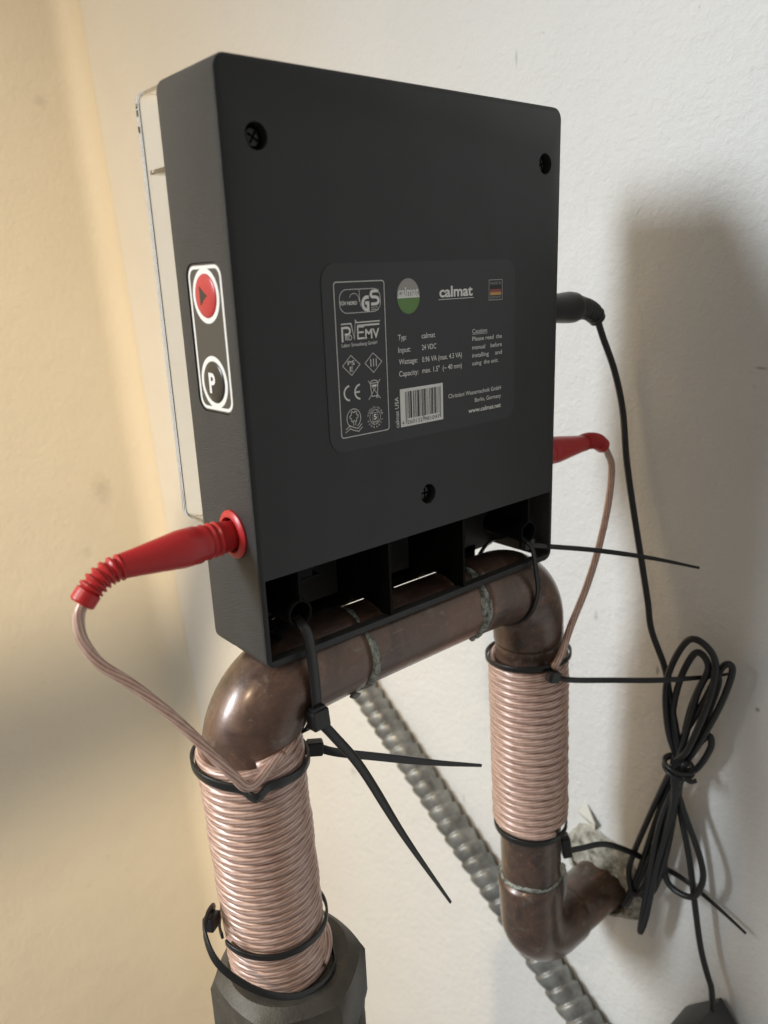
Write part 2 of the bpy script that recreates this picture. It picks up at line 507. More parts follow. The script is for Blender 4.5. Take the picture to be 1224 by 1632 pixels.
def drip(c, rx, rz, seed):
    from mathutils import noise
    bm = bmesh.new(); bmesh.ops.create_icosphere(bm, subdivisions=3, radius=1)
    for v in bm.verts:
        d = 1 + .35 * noise.noise(v.co * 1.9 + V((seed, 0, 0)))
        v.co = V(c) + V((v.co.x * rx * d, v.co.y * rx * .8 * d, v.co.z * rz * d))
    obj('solder_drip', bm, M['drip'], cp)
drip((.1850, .0010, -.2080), .0017, .0115, 1); drip((.1795, -.0012, -.1930), .0020, .0040, 5)
drip((.0420, PY - .0120, PZ - .0145), .0022, .0012, 8); drip((.1130, PY - .0105, PZ - .0140), .0018, .0012, 3)
# ---------------------------------------------------------------- hexagonal fitting
def hexfit():
    t = thing('hex_fitting', 'dark cast hexagonal pipe union below the left copper wire coil', 'pipe fitting', (.0045, PY, -.235))
    bm = bmesh.new(); c = V((.0070, PY, 0)); rot = math.radians(35)
    def ring(z, R, rnd_=0.0, n=72):
        out = []
        for k in range(n):
            a = 2 * PI * k / n
            s = (a % (PI / 3)) - PI / 6
            rh = R * math.cos(PI / 6) / math.cos(s)
            rr = rh * (1 - rnd_) + R * .90 * rnd_
            out.append(bm.verts.new(c + V((math.cos(a + rot) * rr, math.sin(a + rot) * rr, z))))
        return out
    R = .0340
    sp = [ring(-.1452, .0175, 1), ring(-.1450, .0290, 1), ring(-.1462, .0308, 1.0), ring(-.1490, R, .55), ring(-.1512, R, .2), ring(-.1530, R * 1.003, 0), ring(-.1760, R * 1.005, 0), ring(-.1785, R, .1), ring(-.1835, .0355, 1), ring(-.235, .0355, 1)]
    for a, b in zip(sp, sp[1:]):
        for k in range(72): bm.faces.new((a[k], a[(k + 1) % 72], b[(k + 1) % 72], b[k]))
    bm.faces.new(sp[-1])
    obj('hex_body', bm, M['cast'], t, auto=.35)
hexfit()

# ---------------------------------------------------------------- the black unit
W, D, H = .1639, .0383, .2000
unit = thing('water_conditioner', 'black plastic box with a printed grey label and red key, clamped on the copper pipe', 'electronic device', (W / 2, D / 2, 0))
def housing():
    bm = bmesh.new(); R = .0048
    # rounded outline in x/z, extruded in y with a small edge round
    def outline(inset, y):
        pts = []
        for cx, cz, a0 in ((W - R, H - R, 0), (R, H - R, 90), (R, R, 180), (W - R, R, 270)):
            for k in range(9):
                a = math.radians(a0 + 90 * k / 8)
                pts.append(bm.verts.new((cx + math.cos(a) * (R - inset), y, cz + math.sin(a) * (R - inset))))
        return pts
    b = .0011
    L = [outline(b, 0), outline(b * .3, b * .3), outline(0, b), outline(0, D - b), outline(b * .3, D - b * .3), outline(b, D)]
    n = len(L[0])
    for a, c in zip(L, L[1:]):
        for k in range(n): bm.faces.new((a[k], a[(k + 1) % n], c[(k + 1) % n], c[k]))
    bm.faces.new(L[0][::-1]); bm.faces.new(L[-1])
    o = obj('housing', bm, M['housing'], None, smooth=False)
    c1 = bmesh.new(); box(c1, .0023, W - .0023, -.01, D - .0022, .0031, .0345)
    c2 = bmesh.new(); box(c2, .0023, W - .0023, .0042, D - .0022, -.02, .02)
    cuts = [c1, c2]
    for x, z in SCREWS:
        c = bmesh.new(); lathe(c, (x, -.005, z), (0, 1, 0), [(0, .0041), (.0105, .0041)], 32); cuts.append(c)
    # side notches that the pipe passes through
    c = bmesh.new(); box(c, -.01, .01, .0215, .0265, -.01, .0022, .0008, 2); cuts.append(c)
    # keypad recess
    cuts.append(rrect_prism(-.0012, .0012, *KP, .0048))
    # red jack hole
    c = bmesh.new(); lathe(c, (-.004, .0145, .0495), (1, 0, 0), [(0, .0062), (.012, .0062)], 32); cuts.append(c)
    cut(o, cuts)
    bm = bmesh.new(); bm.from_mesh(o.data); me = o.data; bpy.data.objects.remove(o); bpy.data.meshes.remove(me)
    bm.normal_update()
    for f in bm.faces: f.material_index = 1 if f.normal.y < -.9 and f.calc_center_median().y < .001 else 0
    return obj('housing', bm, [M['housing'], M['housing_back']], unit, auto=.5)
SCREWS = [(.0130, .1780), (.1532, .1779), (.0820, .0500)]
KP = (.0062, .0302, .0926, .1420)
def rrect(x0, x1, z0, z1, r, n=8, inset=0):
    x0 += inset; x1 -= inset; z0 += inset; z1 -= inset; r = max(r - inset, .0001); out = []
    for cx, cz, a0 in ((x1 - r, z1 - r, 0), (x0 + r, z1 - r, 90), (x0 + r, z0 + r, 180), (x1 - r, z0 + r, 270)):
        for k in range(n + 1):
            a = math.radians(a0 + 90 * k / n); out.append((cx + r * math.cos(a), cz + r * math.sin(a)))
    return out
def rrect_prism(xa, xb, y0, y1, z0, z1, r, bm=None):
    """rounded rectangle in y/z extruded in x"""
    bm = bm or bmesh.new(); q = rrect(y0, y1, z0, z1, r)
    A = [bm.verts.new((xa, y, z)) for y, z in q]; B = [bm.verts.new((xb, y, z)) for y, z in q]; n = len(q)
    bm.faces.new(A); bm.faces.new(B[::-1])
    for k in range(n): bm.faces.new((A[k], A[(k + 1) % n], B[(k + 1) % n], B[k]))
    return bm
hs = housing()
# front wall lip below the box, with the notches where the light shows over the pipe
bm = bmesh.new()
zs = -.0062
for x0, x1, zb in ((.0120, .0500, zs), (.0500, .0575, -.0052), (.0575, .0790, -.0042), (.0790, .0925, zs), (.0925, .1245, -.0042), (.1245, .1480, zs)):
    box(bm, x0, x1, D - .0022, D - .0004, zb, .003)
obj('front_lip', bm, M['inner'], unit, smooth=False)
# arch-shaped saddles
def saddle(x0, x1, y0, y1, c, r, z1, name='saddle'):
    pass
# dividers
for x in (.0171, .0603, .1028, .1468):
    bm = bmesh.new()
    if x in (.0603, .1028):
        # plate with an arch cut for the pipe
        pts = [(.0004, .0030)]
        for k in range(13):
            a = math.radians(150 - 110 * k / 12); pts.append((PY + math.cos(a) * .0188, PZ + math.sin(a) * .0188))
        pts = [(.0004, .0343), (.0004, .0024)] + [(y, z) for y, z in pts[1:] if .0016 < y < D - .003 and z > -.004] + [(D - .0023, .0), (D - .0023, .0343)]
        A = [bm.verts.new((x - .0006, y, z)) for y, z in pts]; B = [bm.verts.new((x + .0006, y, z)) for y, z in pts]; n = len(pts)
        bm.faces.new(A); bm.faces.new(B[::-1])
        for k in range(n): bm.faces.new((A[k], A[(k + 1) % n], B[(k + 1) % n], B[k]))
    else:
        box(bm, x - .0007, x + .0007, .0006, D - .0023, .0225, .0343)
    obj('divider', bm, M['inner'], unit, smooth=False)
# cross stubs and tie bosses
for x, z, x1, z1 in ((.0178, .0272, .0300, .0276), (.0609, .0290, .0665, .0294)):
    bm = bmesh.new(); box(bm, x, x1, .006, .030, z, z + .0011); obj('rib', bm, M['inner'], unit, smooth=False)
bm = bmesh.new(); box(bm, .0178, .0230, .0008, .0060, .0310, .0343); obj('rib', bm, M['inner'], unit, smooth=False)
for x in (.0166, .1470):
    bm = bmesh.new()
    lathe(bm, (x, .0008, .0176), (0, 1, 0), [(0, .0052), (0, .0044), (.024, .0044), (.024, .0052), (0, .0052)], 36, caps=False)
    bmesh.ops.remove_doubles(bm, verts=bm.verts, dist=1e-6)
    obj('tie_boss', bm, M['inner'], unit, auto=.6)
# pipe saddle tongue seen in the first compartment
bm = bmesh.new()
P = catmull([(.0040, .030, .0050), (.0085, .026, .0085), (.0140, .020, .0070), (.0165, .014, .0025)], 6)
ribbon(bm, P, (0, 1, .3), .010, .0012)
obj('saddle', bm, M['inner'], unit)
# screws
for x, z in SCREWS:
    bm = bmesh.new()
    lathe(bm, (x, .0022, z), (0, 1, 0), [(0, .0012), (.0002, .0026), (.0009, .0032), (.0030, .0034)], 28)
    o = obj('screw', bm, M['screw'], unit, auto=.6)
    c = []
    for rot in (20, 110):
        b2 = bmesh.new(); box(b2, -.0021, .0021, -.002, .0014, -.00038, .00038)
        bmesh.ops.rotate(b2, cent=(0, 0, 0), matrix=Matrix.Rotation(math.radians(rot + x * 900), 3, 'Y'), verts=b2.verts)
        bmesh.ops.translate(b2, vec=V((x, .0022, z)), verts=b2.verts); c.append(b2)
    cut(o, c)
# --- clear cover on the front
def cover():
    z0, z1 = .0460, .1995
    x0, x1, y0, y1, t = .0008, W - .0008, D + .0002, .0530, .0011
    bm = bmesh.new()
    def loop(ins, y): return [bm.verts.new((x, y, z)) for x, z in rrect(x0, x1, z0, z1, .0045, 6, ins)]
    n = 28
    A = [loop(0, y0), loop(0, y1), loop(t, y1), loop(t, y0)]
    for a, b in zip(A, A[1:] + A[:1]):
        for k in range(n): bm.faces.new((a[k], a[(k + 1) % n], b[(k + 1) % n], b[k]))
    c = obj('clear_cover', bm, M['clear'], unit, auto=.5)
    bm = bmesh.new()
    L = [loop(.0008, y1 + .0002), loop(-.0002, y1 + .0006), loop(-.0002, y1 + .0022), loop(.0010, y1 + .0030)]
    for a, b in zip(L, L[1:]):
        for k in range(n): bm.faces.new((a[k], a[(k + 1) % n], b[(k + 1) % n], b[k]))
    bm.faces.new(L[0][::-1]); bm.faces.new(L[-1])
    obj('cover_front', bm, M['clear_edge'], c, auto=.9)
    bm = bmesh.new(); box(bm, .0024, W - .0024, D + .0010, y1 - .0004, .1722, .1738, .0003)
    obj('cover_rib', bm, M['clear_edge'], c, auto=.5)
cover()
# --- keypad
def flat(bm, pts, y=None, x=None, mi=0):
    vs = [bm.verts.new((a, y, b) if x is None else (x, a, b)) for a, b in pts]
    bmesh.ops.triangle_fill(bm, edges=[bm.edges.new((vs[i], vs[(i + 1) % len(vs)])) for i in range(len(vs))], use_beauty=True) if len(vs) > 60 else bm.faces.new(vs)
def loop_band(bm, outer, inner, x=None, y=None):
    mk = (lambda p: (x, p[0], p[1])) if y is None else (lambda p: (p[0], y, p[1]))
    A = [bm.verts.new(mk(p)) for p in outer]; B = [bm.verts.new(mk(p)) for p in inner]; n = len(A)
    for k in range(n): bm.faces.new((A[k], A[(k + 1) % n], B[(k + 1) % n], B[k]))
kp = obj('keypad', rrect_prism(.0009, .0004, KP[0] + .0003, KP[1] - .0003, KP[2] + .0003, KP[3] - .0003, .0045), M['keypad'], unit, smooth=False)
bm = bmesh.new(); loop_band(bm, rrect(KP[0] + .0009, KP[1] - .0009, KP[2] + .0009, KP[3] - .0009, .0040), rrect(KP[0] + .0020, KP[1] - .0020, KP[2] + .0020, KP[3] - .0020, .0030), x=.00034)
obj('keypad_outline', bm, M['white'], kp, smooth=False)
def ell(cy, cz, ry, rz, n=48): return [(cy + ry * math.cos(2 * PI * k / n), cz + rz * math.sin(2 * PI * k / n)) for k in range(n)]
def key(cy, cz, m, label):
    bm = bmesh.new()
    rings = []
    for rr, h in ((.0072, 0), (.0070, .00025), (.0064, .00050), (.0040, .00085), (.0015, .00100)):
        rings.append([bm.verts.new((.00038 - h, y, z)) for y, z in ell(cy, cz, rr, rr)])
    for a, b in zip(rings, rings[1:]):
        for k in range(48): bm.faces.new((a[k], a[(k + 1) % 48], b[(k + 1) % 48], b[k]))
    bm.faces.new(rings[-1]); bm.faces.new(rings[0][::-1])
    o = obj('key', bm, m, kp, label=label)
    bm = bmesh.new(); loop_band(bm, ell(cy, cz, .0089, .0089), ell(cy, cz, .0071, .0071), x=.00032)
    obj('key_ring', bm, M['white'], kp, smooth=False)
key(.0183, .1314, M['red_key'], 'round red key with a dark triangle')
key(.0183, .1030, M['dark_key'], 'round dark key with a white letter P')
# triangle: point toward the viewer's right (-y)
bm = bmesh.new(); tri = [(.0208, .1345), (.0208, .1285), (.0160, .1315)]
A = [bm.verts.new((-.00066, y, z)) for y, z in tri]; B = [bm.verts.new((-.0002, y, z)) for y, z in tri]
bm.faces.new(A); bm.faces.new(B[::-1])
for k in range(3): bm.faces.new((A[k], A[(k + 1) % 3], B[(k + 1) % 3], B[k]))
obj('play_mark', bm, M['dark_key'], kp, smooth=False)

# --- text helper
FONT = None
def text_bm(bm, s, x0, x1, z, cap, thick=0.0, fit=True, align='L', rot=0, to=None, spacing=1.0):
    """flat lettering in the x/z plane facing -y, baseline z, between x0 and x1"""
    cu = bpy.data.curves.new('t', 'FONT'); cu.body = s; cu.size = 1; cu.offset = thick; cu.resolution_u = 3; cu.space_character = spacing
    o = link(bpy.data.objects.new('t', cu)); bpy.context.view_layer.update()
    me = evaluated(o); bpy.data.objects.remove(o); bpy.data.curves.remove(cu)
    xs = [v.co.x for v in me.vertices]; a, b = min(xs), max(xs)
    sz = cap / .729
    sx = (x1 - x0) / (b - a) if fit else sz
    tmp = bmesh.new(); tmp.from_mesh(me); bpy.data.meshes.remove(me)
    for v in tmp.verts:
        px, pz = (v.co.x - a) * sx, v.co.y * sz
        if rot == 90: px, pz = -pz, px
        v.co = (to or (lambda p, q: (x0 + p, 0, z + q)))(px, pz)
    m2 = bpy.data.meshes.new('t'); tmp.to_mesh(m2); tmp.free(); bm.from_mesh(m2); bpy.data.meshes.remove(m2)
bm = bmesh.new()
text_bm(bm, 'P', 0, .0043, 0, .0068, .03, to=lambda p, q: (-.00070, .0202 - p, .0997 + q))
obj('key_letter', bm, M['white'], kp, smooth=False)

# --- label and its print (millimetres from the lower left corner of the back)
lab = bmesh.new()
q = rrect(.0340, .1345, .0745, .1404, .0062)
A = [lab.verts.new((x, -.00022, z)) for x, z in q]; B = [lab.verts.new((x, .0002, z)) for x, z in q]
lab.faces.new(A); lab.faces.new(B[::-1])
for k in range(len(q)): lab.faces.new((A[k], A[(k + 1) % len(q)], B[(k + 1) % len(q)], B[k]))
label = obj('label_plate', lab, M['label'], unit, smooth=False)
YP = -.00030
def mm(pts): return [(x / 1000, z / 1000) for x, z in pts]
def poly(bm, pts, dy=0):
    bm.faces.new([bm.verts.new((x / 1000, YP - dy, z / 1000)) for x, z in pts])
def stroke(bm, pts, w, closed=False, dy=0):
    """polyline of width w, mm"""
    P = [V((x, z)) for x, z in pts]; n = len(P); L, R = [], []
    for i in range(n):
        if closed: a, b = P[i - 1], P[(i + 1) % n]
        else: a, b = P[max(i - 1, 0)], P[min(i + 1, n - 1)]
        t1 = (P[i] - a); t2 = (b - P[i])
        t1 = t1.normalized() if t1.length > 0 else t2.normalized(); t2 = t2.normalized() if t2.length > 0 else t1
        t = (t1 + t2)
        t = t.normalized() if t.length > 1e-6 else t1
        nn = V((-t.y, t.x)); k = min(2.0, 1 / max(.3, nn.dot(V((-t1.y, t1.x)))))
        L.append(P[i] + nn * w / 2 * k); R.append(P[i] - nn * w / 2 * k)
    lv = [bm.verts.new((p.x / 1000, YP - dy, p.y / 1000)) for p in L]; rv = [bm.verts.new((p.x / 1000, YP - dy, p.y / 1000)) for p in R]
    for i in range(n if closed else n - 1):
        j = (i + 1) % n; bm.faces.new((lv[i], lv[j], rv[j], rv[i]))
def arc(cx, cz, rx, rz, a0, a1, n=24): return [(cx + rx * math.cos(math.radians(a0 + (a1 - a0) * k / n)), cz + rz * math.sin(math.radians(a0 + (a1 - a0) * k / n))) for k in range(n + 1)]
def T(bm, s, x0, x1, z, cap, th=0.004, dy=0, **kw):
    text_bm(bm, s, x0 / 1000, x1 / 1000, z / 1000, cap / 1000, th, to=lambda p, q: (x0 / 1000 + p, YP - dy, z / 1000 + q), **kw)
def rr_mm(x0, x1, z0, z1, r): return [(x * 1000, z * 1000) for x, z in rrect(x0 / 1000, x1 / 1000, z0 / 1000, z1 / 1000, r / 1000, 6)]
# 1 main texts
bm = bmesh.new()
T(bm, 'calmat', 89.9, 108.5, 127.0, 4.1, .028)
stroke(bm, [(89.4, 126.1), (109.1, 126.1)], .22)
for s, x0, x1, z in (('Typ:', 68.0, 72.2, 112.4), ('calmat', 80.0, 87.2, 112.2), ('Input:', 67.9, 74.1, 107.8), ('24 VDC', 80.0, 87.7, 107.8),
                     ('Wattage:', 68.0, 77.5, 103.4), ('0.96 VA (max. 4.3 VA)', 80.0, 102.0, 103.2), ('Capacity:', 67.9, 77.9, 98.9), ('max. 1.5"  (~ 40 mm)', 79.9, 101.9, 99.0)):
    T(bm, s, x0, x1, z, 2.1, .004)
for s, x0, x1, z in (('Caution:', 108.2, 117.2, 112.0), ('Please read', 108.2, 121.0, 109.0), ('the', 122.6, 126.2, 109.0), ('manual', 108.1, 115.8, 105.6), ('before', 119.2, 126.2, 105.6),
                     ('installing', 108.1, 118.0, 102.4), ('and', 122.0, 126.2, 102.4), ('using  the unit.', 108.1, 124.0, 99.2)):
    T(bm, s, x0, x1, z, 1.8, .002)
stroke(bm, [(108.2, 111.6), (117.2, 111.6)], .14)
T(bm, 'Christiani Wassertechnik GmbH', 94.0, 125.7, 87.4, 1.8, .002)
T(bm, 'Berlin, Germany', 109.5, 125.7, 84.0, 1.8, .002)
T(bm, 'www.calmat.net', 105.6, 125.7, 79.9, 1.9, .018)
text_bm(bm, 'calmat USA', 0, .0118, 0, .0019, .004, rot=90, to=lambda p, q: (.0671 + p, YP, .0796 + q))
obj('label_text', bm, M['print'], label, smooth=False)
# 2 approval marks
bm = bmesh.new()
stroke(bm, rr_mm(39.2, 62.0, 79.7, 134.1, 1.1), .28, True)
stroke(bm, rr_mm(41.4, 60.0, 123.5, 131.5, 3.2), .20, True)
stroke(bm, [(50.4, 131.4), (50.4, 128.0), (50.9, 125.6)], .18)
stroke(bm, arc(47.9, 127.6, 2.3, 2.5, 150, -10), .16)
T(bm, 'TÜV NORD', 41.3, 49.2, 126.3, 1.25, .03)
stroke(bm, [(54.7, 128.6), (53.3, 128.6)] + arc(53.4, 126.4, 1.65, 2.1, 95, 270, 14) + [(54.2, 124.2), (54.2, 126.6), (52.9, 126.6)], 1.15)
stroke(bm, [(59.2, 130.6), (57.0, 130.6)] + arc(56.6, 129.55, .95, 1.0, 100, 260, 8) + [(57.8, 128.5)] + arc(57.9, 127.3, 1.25, 1.15, 85, -85, 8) + [(55.6, 126.1)], 1.05)
for z in (125.0, 124.3, 123.95): T(bm, 'geprüfte Sicherheit'[:8 if z > 124.5 else 10], 55.6, 58.8, z - .1, .45, 0)
stroke(bm, [(41.5, 119.9), (46.0, 119.9), (47.3, 114.4), (48.0, 121.0), (48.4, 120.1), (59.4, 120.1)], .42)
poly(bm, [(48.8, 119.3), (59.1, 119.3), (59.1, 118.7), (48.8, 118.7)])
stroke(bm, [(41.9, 113.7), (41.9, 118.6), (44.4, 118.6)] + arc(44.3, 117.4, 1.1, 1.15, 80, -80, 8) + [(43.0, 116.3)], .75)
T(bm, 'RO', 43.2, 46.2, 114.2, 1.9, .01)
stroke(bm, [(52.0, 118.6), (48.9, 118.6), (48.9, 114.5), (52.0, 114.5)], .6); poly(bm, [(48.9, 116.9), (51.6, 116.9), (51.6, 116.3), (48.9, 116.3)])
T(bm, 'MV', 52.3, 58.9, 114.2, 3.5, .018)
T(bm, 'Labor Strausberg GmbH', 41.4, 57.7, 112.0, 1.25, .003)
stroke(bm, [(41.3, 105.4), (45.2, 108.9), (49.2, 105.4), (45.2, 101.8)], .22, True)
T(bm, 'PS', 43.6, 46.8, 105.5, 1.6, .004); T(bm, 'E', 44.5, 45.9, 103.2, 1.8, .004)
stroke(bm, [(51.6, 105.5), (55.5, 108.9), (59.6, 105.5), (55.5, 101.8)], .22, True)
for x in (54.3, 55.6, 56.9): stroke(bm, [(x, 106.8), (x, 104.0)], .34)
stroke(bm, arc(44.0, 95.6, 2.6, 2.6, 95, 265, 14), .62); stroke(bm, arc(48.9, 95.6, 2.6, 2.6, 95, 265, 14), .62); stroke(bm, [(46.5, 95.6), (48.6, 95.6)], .55)
stroke(bm, [(52.6, 99.1), (58.2, 92.1)], .22); stroke(bm, [(58.4, 99.1), (52.6, 92.1)], .22)
stroke(bm, [(53.6, 98.0), (57.3, 98.0), (56.8, 93.2), (54.2, 93.2)], .26, True); stroke(bm, arc(55.4, 98.0, 1.9, 1.0, 0, 180, 8), .26)
stroke(bm, arc(56.7, 93.0, .5, .5, 0, 360, 8), .25); poly(bm, [(54.6, 96.6), (56.4, 96.6), (56.4, 97.4), (54.6, 97.4)])
stroke(bm, arc(45.2, 86.3, 3.2, 3.4, -62, 242, 30), .24)
stroke(bm, [(45.3 + (1.7 + .35 * math.cos(6 * a)) * math.cos(a), 86.9 + (1.8 + .35 * math.cos(6 * a)) * math.sin(a)) for a in [2 * PI * k / 36 for k in range(36)]], .24, True)
stroke(bm, [(44.9, 85.1), (45.0, 83.6)], .2); stroke(bm, [(45.9, 85.1), (45.9, 83.6)], .2)
stroke(bm, [(41.3, 82.6), (43.3, 83.8), (45.2, 82.9), (47.0, 82.3), (48.9, 83.8)], .24); stroke(bm, [(41.0, 81.4), (43.3, 82.7), (45.2, 81.8), (47.2, 81.2), (49.0, 82.6)], .24)
stroke(bm, arc(55.3, 85.4, 2.6, 2.8, 0, 360, 28), .16)
for k in (-1, 0, 1):
    stroke(bm, arc(55.3, 85.4, abs(k) * 1.4 + .02, 2.8, 90 - 180 * (k > 0), 270 - 180 * (k > 0), 10), .12) if k else None
for z in (-1.6, 1.6): stroke(bm, [(53.2, 85.4 + z), (57.4, 85.4 + z)], .12)
T(bm, '5', 54.5, 56.1, 84.5, 2.0, .03); T(bm, 'YEAR', 53.9, 56.7, 83.2, .7, .0)
for s, r, a0, a1, sgn in (('WORLD-WIDE', 3.15, 165, 15, 1), ('WARRANTY', 3.95, 200, 340, -1)):
    for i, ch in enumerate(s):
        a = math.radians(a0 + (a1 - a0) * i / (len(s) - 1)); cx, cz = 55.3 + r * math.cos(a), 85.4 + r * 1.05 * math.sin(a)
        th = a - PI / 2 if sgn > 0 else a + PI / 2
        def to(p, q, cx=cx, cz=cz, th=th):
            p = p * 1000 - .35; q = q * 1000
            return ((cx + p * math.cos(th) - q * math.sin(th)) / 1000, YP, (cz + p * math.sin(th) + q * math.cos(th)) / 1000)
        text_bm(bm, ch, 0, .0007 if ch != 'I' else .0002, 0, .0008, 0, to=to)
obj('approval_marks', bm, M['print'], label, smooth=False)
# 3 round logo
bm = bmesh.new(); poly(bm, arc(73.8, 128.1, 5.7, 6.4, 0, 180, 24)); obj('logo_disc', bm, M['disc'], label, smooth=False)
bm = bmesh.new(); poly(bm, arc(73.8, 127.9, 5.7, 6.2, 180, 360, 24)); stroke(bm, arc(73.8, 127.9, 5.6, 6.1, 180, 360, 24), .2, dy=.00004); obj('logo_field', bm, M['green'], label, smooth=False)
bm = bmesh.new(); poly(bm, [(68.2, 127.5), (79.4, 127.5), (79.4, 128.1), (68.2, 128.1)], .00004); T(bm, 'calmat', 68.6, 79.0, 128.2, 3.3, .02, dy=.00004); obj('logo_text', bm, M['white'], label, smooth=False)
# 4 flag mark
bm = bmesh.new(); stroke(bm, [(118.2, 124.6), (126.3, 124.6), (126.3, 132.5), (118.2, 132.5)], .3, True)
T(bm, 'MADE IN', 119.0, 125.6, 130.7, 1.0, .0); T(bm, 'GERMANY', 118.8, 125.7, 125.2, 1.0, .0); obj('flag_frame', bm, M['grey_print'], label, smooth=False)
for z0, z1, mt in ((128.8, 130.2, 'flag_black'), (127.6, 128.8, 'flag_red'), (126.5, 127.6, 'flag_gold')):
    bm = bmesh.new(); poly(bm, [(118.9, z0), (125.6, z0), (125.6, z1), (118.9, z1)]); obj('flag_stripe', bm, M[mt], label, smooth=False)
# 5 bar code
bm = bmesh.new(); poly(bm, [(68.0, 79.5), (90.9, 79.5), (90.9, 94.1), (68.0, 94.1)]); obj('barcode_panel', bm, M['white' if 0 else 'print'], label, smooth=False)
bm = bmesh.new(); rb = random.Random(11); x = 70.6; i = 0
wpat = [1, 1, 1]
codes = {'0': '0001101', '1': '0011001', '2': '0010011', '3': '0111101', '4': '0100011', '5': '0110001', '6': '0101111', '7': '0111011', '8': '0110111', '9': '0001011'}
bits = '101' + ''.join(codes[c] for c in '260132') + '01010' + ''.join(''.join('1' if b == '0' else '0' for b in codes[c]) for c in '981097') + '101'
mw = (89.6 - 70.6) / len(bits); k = 0
while k < len(bits):
    if bits[k] == '1':
        j = k
        while j < len(bits) and bits[j] == '1': j += 1
        lo = 80.6 if k < 3 or k > len(bits) - 5 or 44 < k < 50 else 82.5
        poly(bm, [(70.6 + mw * k, lo), (70.6 + mw * j, lo), (70.6 + mw * j, 92.9), (70.6 + mw * k, 92.9)], .00004); k = j
    else: k += 1
T(bm, '4', 68.6, 69.7, 80.3, 1.6, .0, dy=.00004); T(bm, '260132', 71.3, 79.4, 80.3, 1.6, .0, dy=.00004); T(bm, '981097', 80.5, 88.8, 80.3, 1.6, 0, dy=.00004)
obj('barcode', bm, M['flag_black'], label, smooth=False)

# --- sockets on the sides
bm = bmesh.new()
lathe(bm, (0, .0145, .0495), (-1, 0, 0), [(-.006, .0066), (-.0002, .0066), (-.0002, .0088), (.0008, .0089), (.0016, .0080), (.0018, .0066), (-.004, .0058), (-.006, .0056)], 40)
obj('jack_socket', bm, M['red'], unit, auto=.8, label='red round socket on the left side')
bm = bmesh.new(); lathe(bm, (W, .0145, .0495), (1, 0, 0), [(-.002, .0066), (.0, .0088), (.0016, .0080), (.0018, .0066)], 40); obj('jack_socket', bm, M['red'], unit, auto=.8, label='red round socket on the right side')
bm = bmesh.new(); lathe(bm, (W, .0200, .1180), (1, 0, 0), [(-.002, .0072), (.0010, .0070), (.0010, .0058)], 32); obj('power_socket', bm, M['inner'], unit, auto=.6)

# ---------------------------------------------------------------- coil leads
def coil(top, bot, axis_top, axis_bot, turns, pr, wr, seed, tilt_top, tilt_bot, phase=0.0, nper=30):
    """helix points of a wire wound tightly on a pipe"""
    rnd = random.Random(seed); P = []
    at, ab = V(axis_top), V(axis_bot); ax = (ab - at).normalized()
    ph = [rnd.uniform(0, 6.28) for _ in range(4)]
    N_ = int(turns * nper)
    wob = [rnd.uniform(-1, 1) for _ in range(int(turns) + 3)]
    fr_t = lambda t: math.sin(t * 2 * PI + ph[0] + .25 * t) * math.sin(t * .45 + ph[1])
    for i in range(N_ + 1):
        tn = i / nper; th = phase + 2 * PI * tn
        z = top + (bot - top) * i / N_
        c = at + ax * ((at.z - z) / -ax.z)
        it = int(tn); fr = tn - it; wv = wob[it] * (1 - fr) + wob[it + 1] * fr
        fade_t = max(0, 1 - tn / 3.0); fade_b = max(0, 1 - (turns - tn) / 3.0)
        dz = .00034 * wv + .0004 * fr_t(tn) + tilt_top * fade_t * math.cos(th - .2) + tilt_bot * fade_b * math.cos(th - .4)
        r = pr + wr + .00030 * wv
        P.append(c + V((math.cos(th) * r, math.sin(th) * r, dz)))
    return P
def plug(t, base, sign, rings_path, body_len):
    """red banana plug: tapered grip and a ribbed bend relief"""
    b = V(base); bm = bmesh.new(); L = body_len
    prof = [(-.004, .0048), (.0015, .0052), (.0035, .0057), (.0060, .0058), (.0072, .0064), (.0080, .0058), (.0095, .0064), (.0105, .0058), (.0120, .0065), (.0130, .0060), (.0150, .0067),
            (.0210, .0067), (L * .7, .0056), (L * .88, .0047), (L, .0042)]
    P = [b + V((sign * d, 0, -.02 * d)) for d, r in prof]
    F = prof
    tube(bm, P, lambda i, s: F[i][1], 32)
    p = obj('plug', bm, M['red'], t, auto=.9)
    bm = bmesh.new(); C = resample(catmull([P[-1] + V((-sign * .001, 0, 0))] + [V(q) for q in rings_path], 8), .00055)
    n = len(C)
    def rad(i, s):
        q = i / (n - 1)
        if q < .04: return .0036
        if q > .74: return .0042 if q < .97 else .0036
        return (.0045 if (i // 2) % 2 else .0035) - .0002 * q
    tube(bm, C, rad, 28)
    obj('bend_relief', bm, M['red'], p, auto=.9)
WR = .00195
# left lead
tl = thing('coil_lead', 'copper wire wound round the left pipe, ending in the big red plug at the left', 'cable', (-.002, PY, -.145), 'coil leads wound round the pipe')
plug(tl, (0, .0145, .0495), -1, [(-.0462, .0145, .0478), (-.0515, .0145, .0447), (-.0562, .0145, .0398)], .0420)
LTc, LBc = LT + V((0, 0, 0)), LB
P = coil(-.0330, -.1435, LT, LB, 31.2, PR, .00183, 4, .0028, -.0016, phase=math.radians(-112), nper=32)
bm = bmesh.new(); tube(bm, P, .00198, 10); obj('winding', bm, M['wire'], tl)
bm = bmesh.new()
lw = catmull([(-.0548, .0145, .0410), (-.0575, .0145, .0360), (-.0579, .0130, .0286), (-.0546, .0100, .0201), (-.0467, .0060, .0109), (-.0378, .0010, -.0013), (-.0299, -.0040, -.0143), (-.0225, -.0085, -.0272), (-.0160, -.0092, -.0348), P[3]], 9)
tube(bm, lw, .0019, 12); obj('lead_wire', bm, M['wire'], tl)
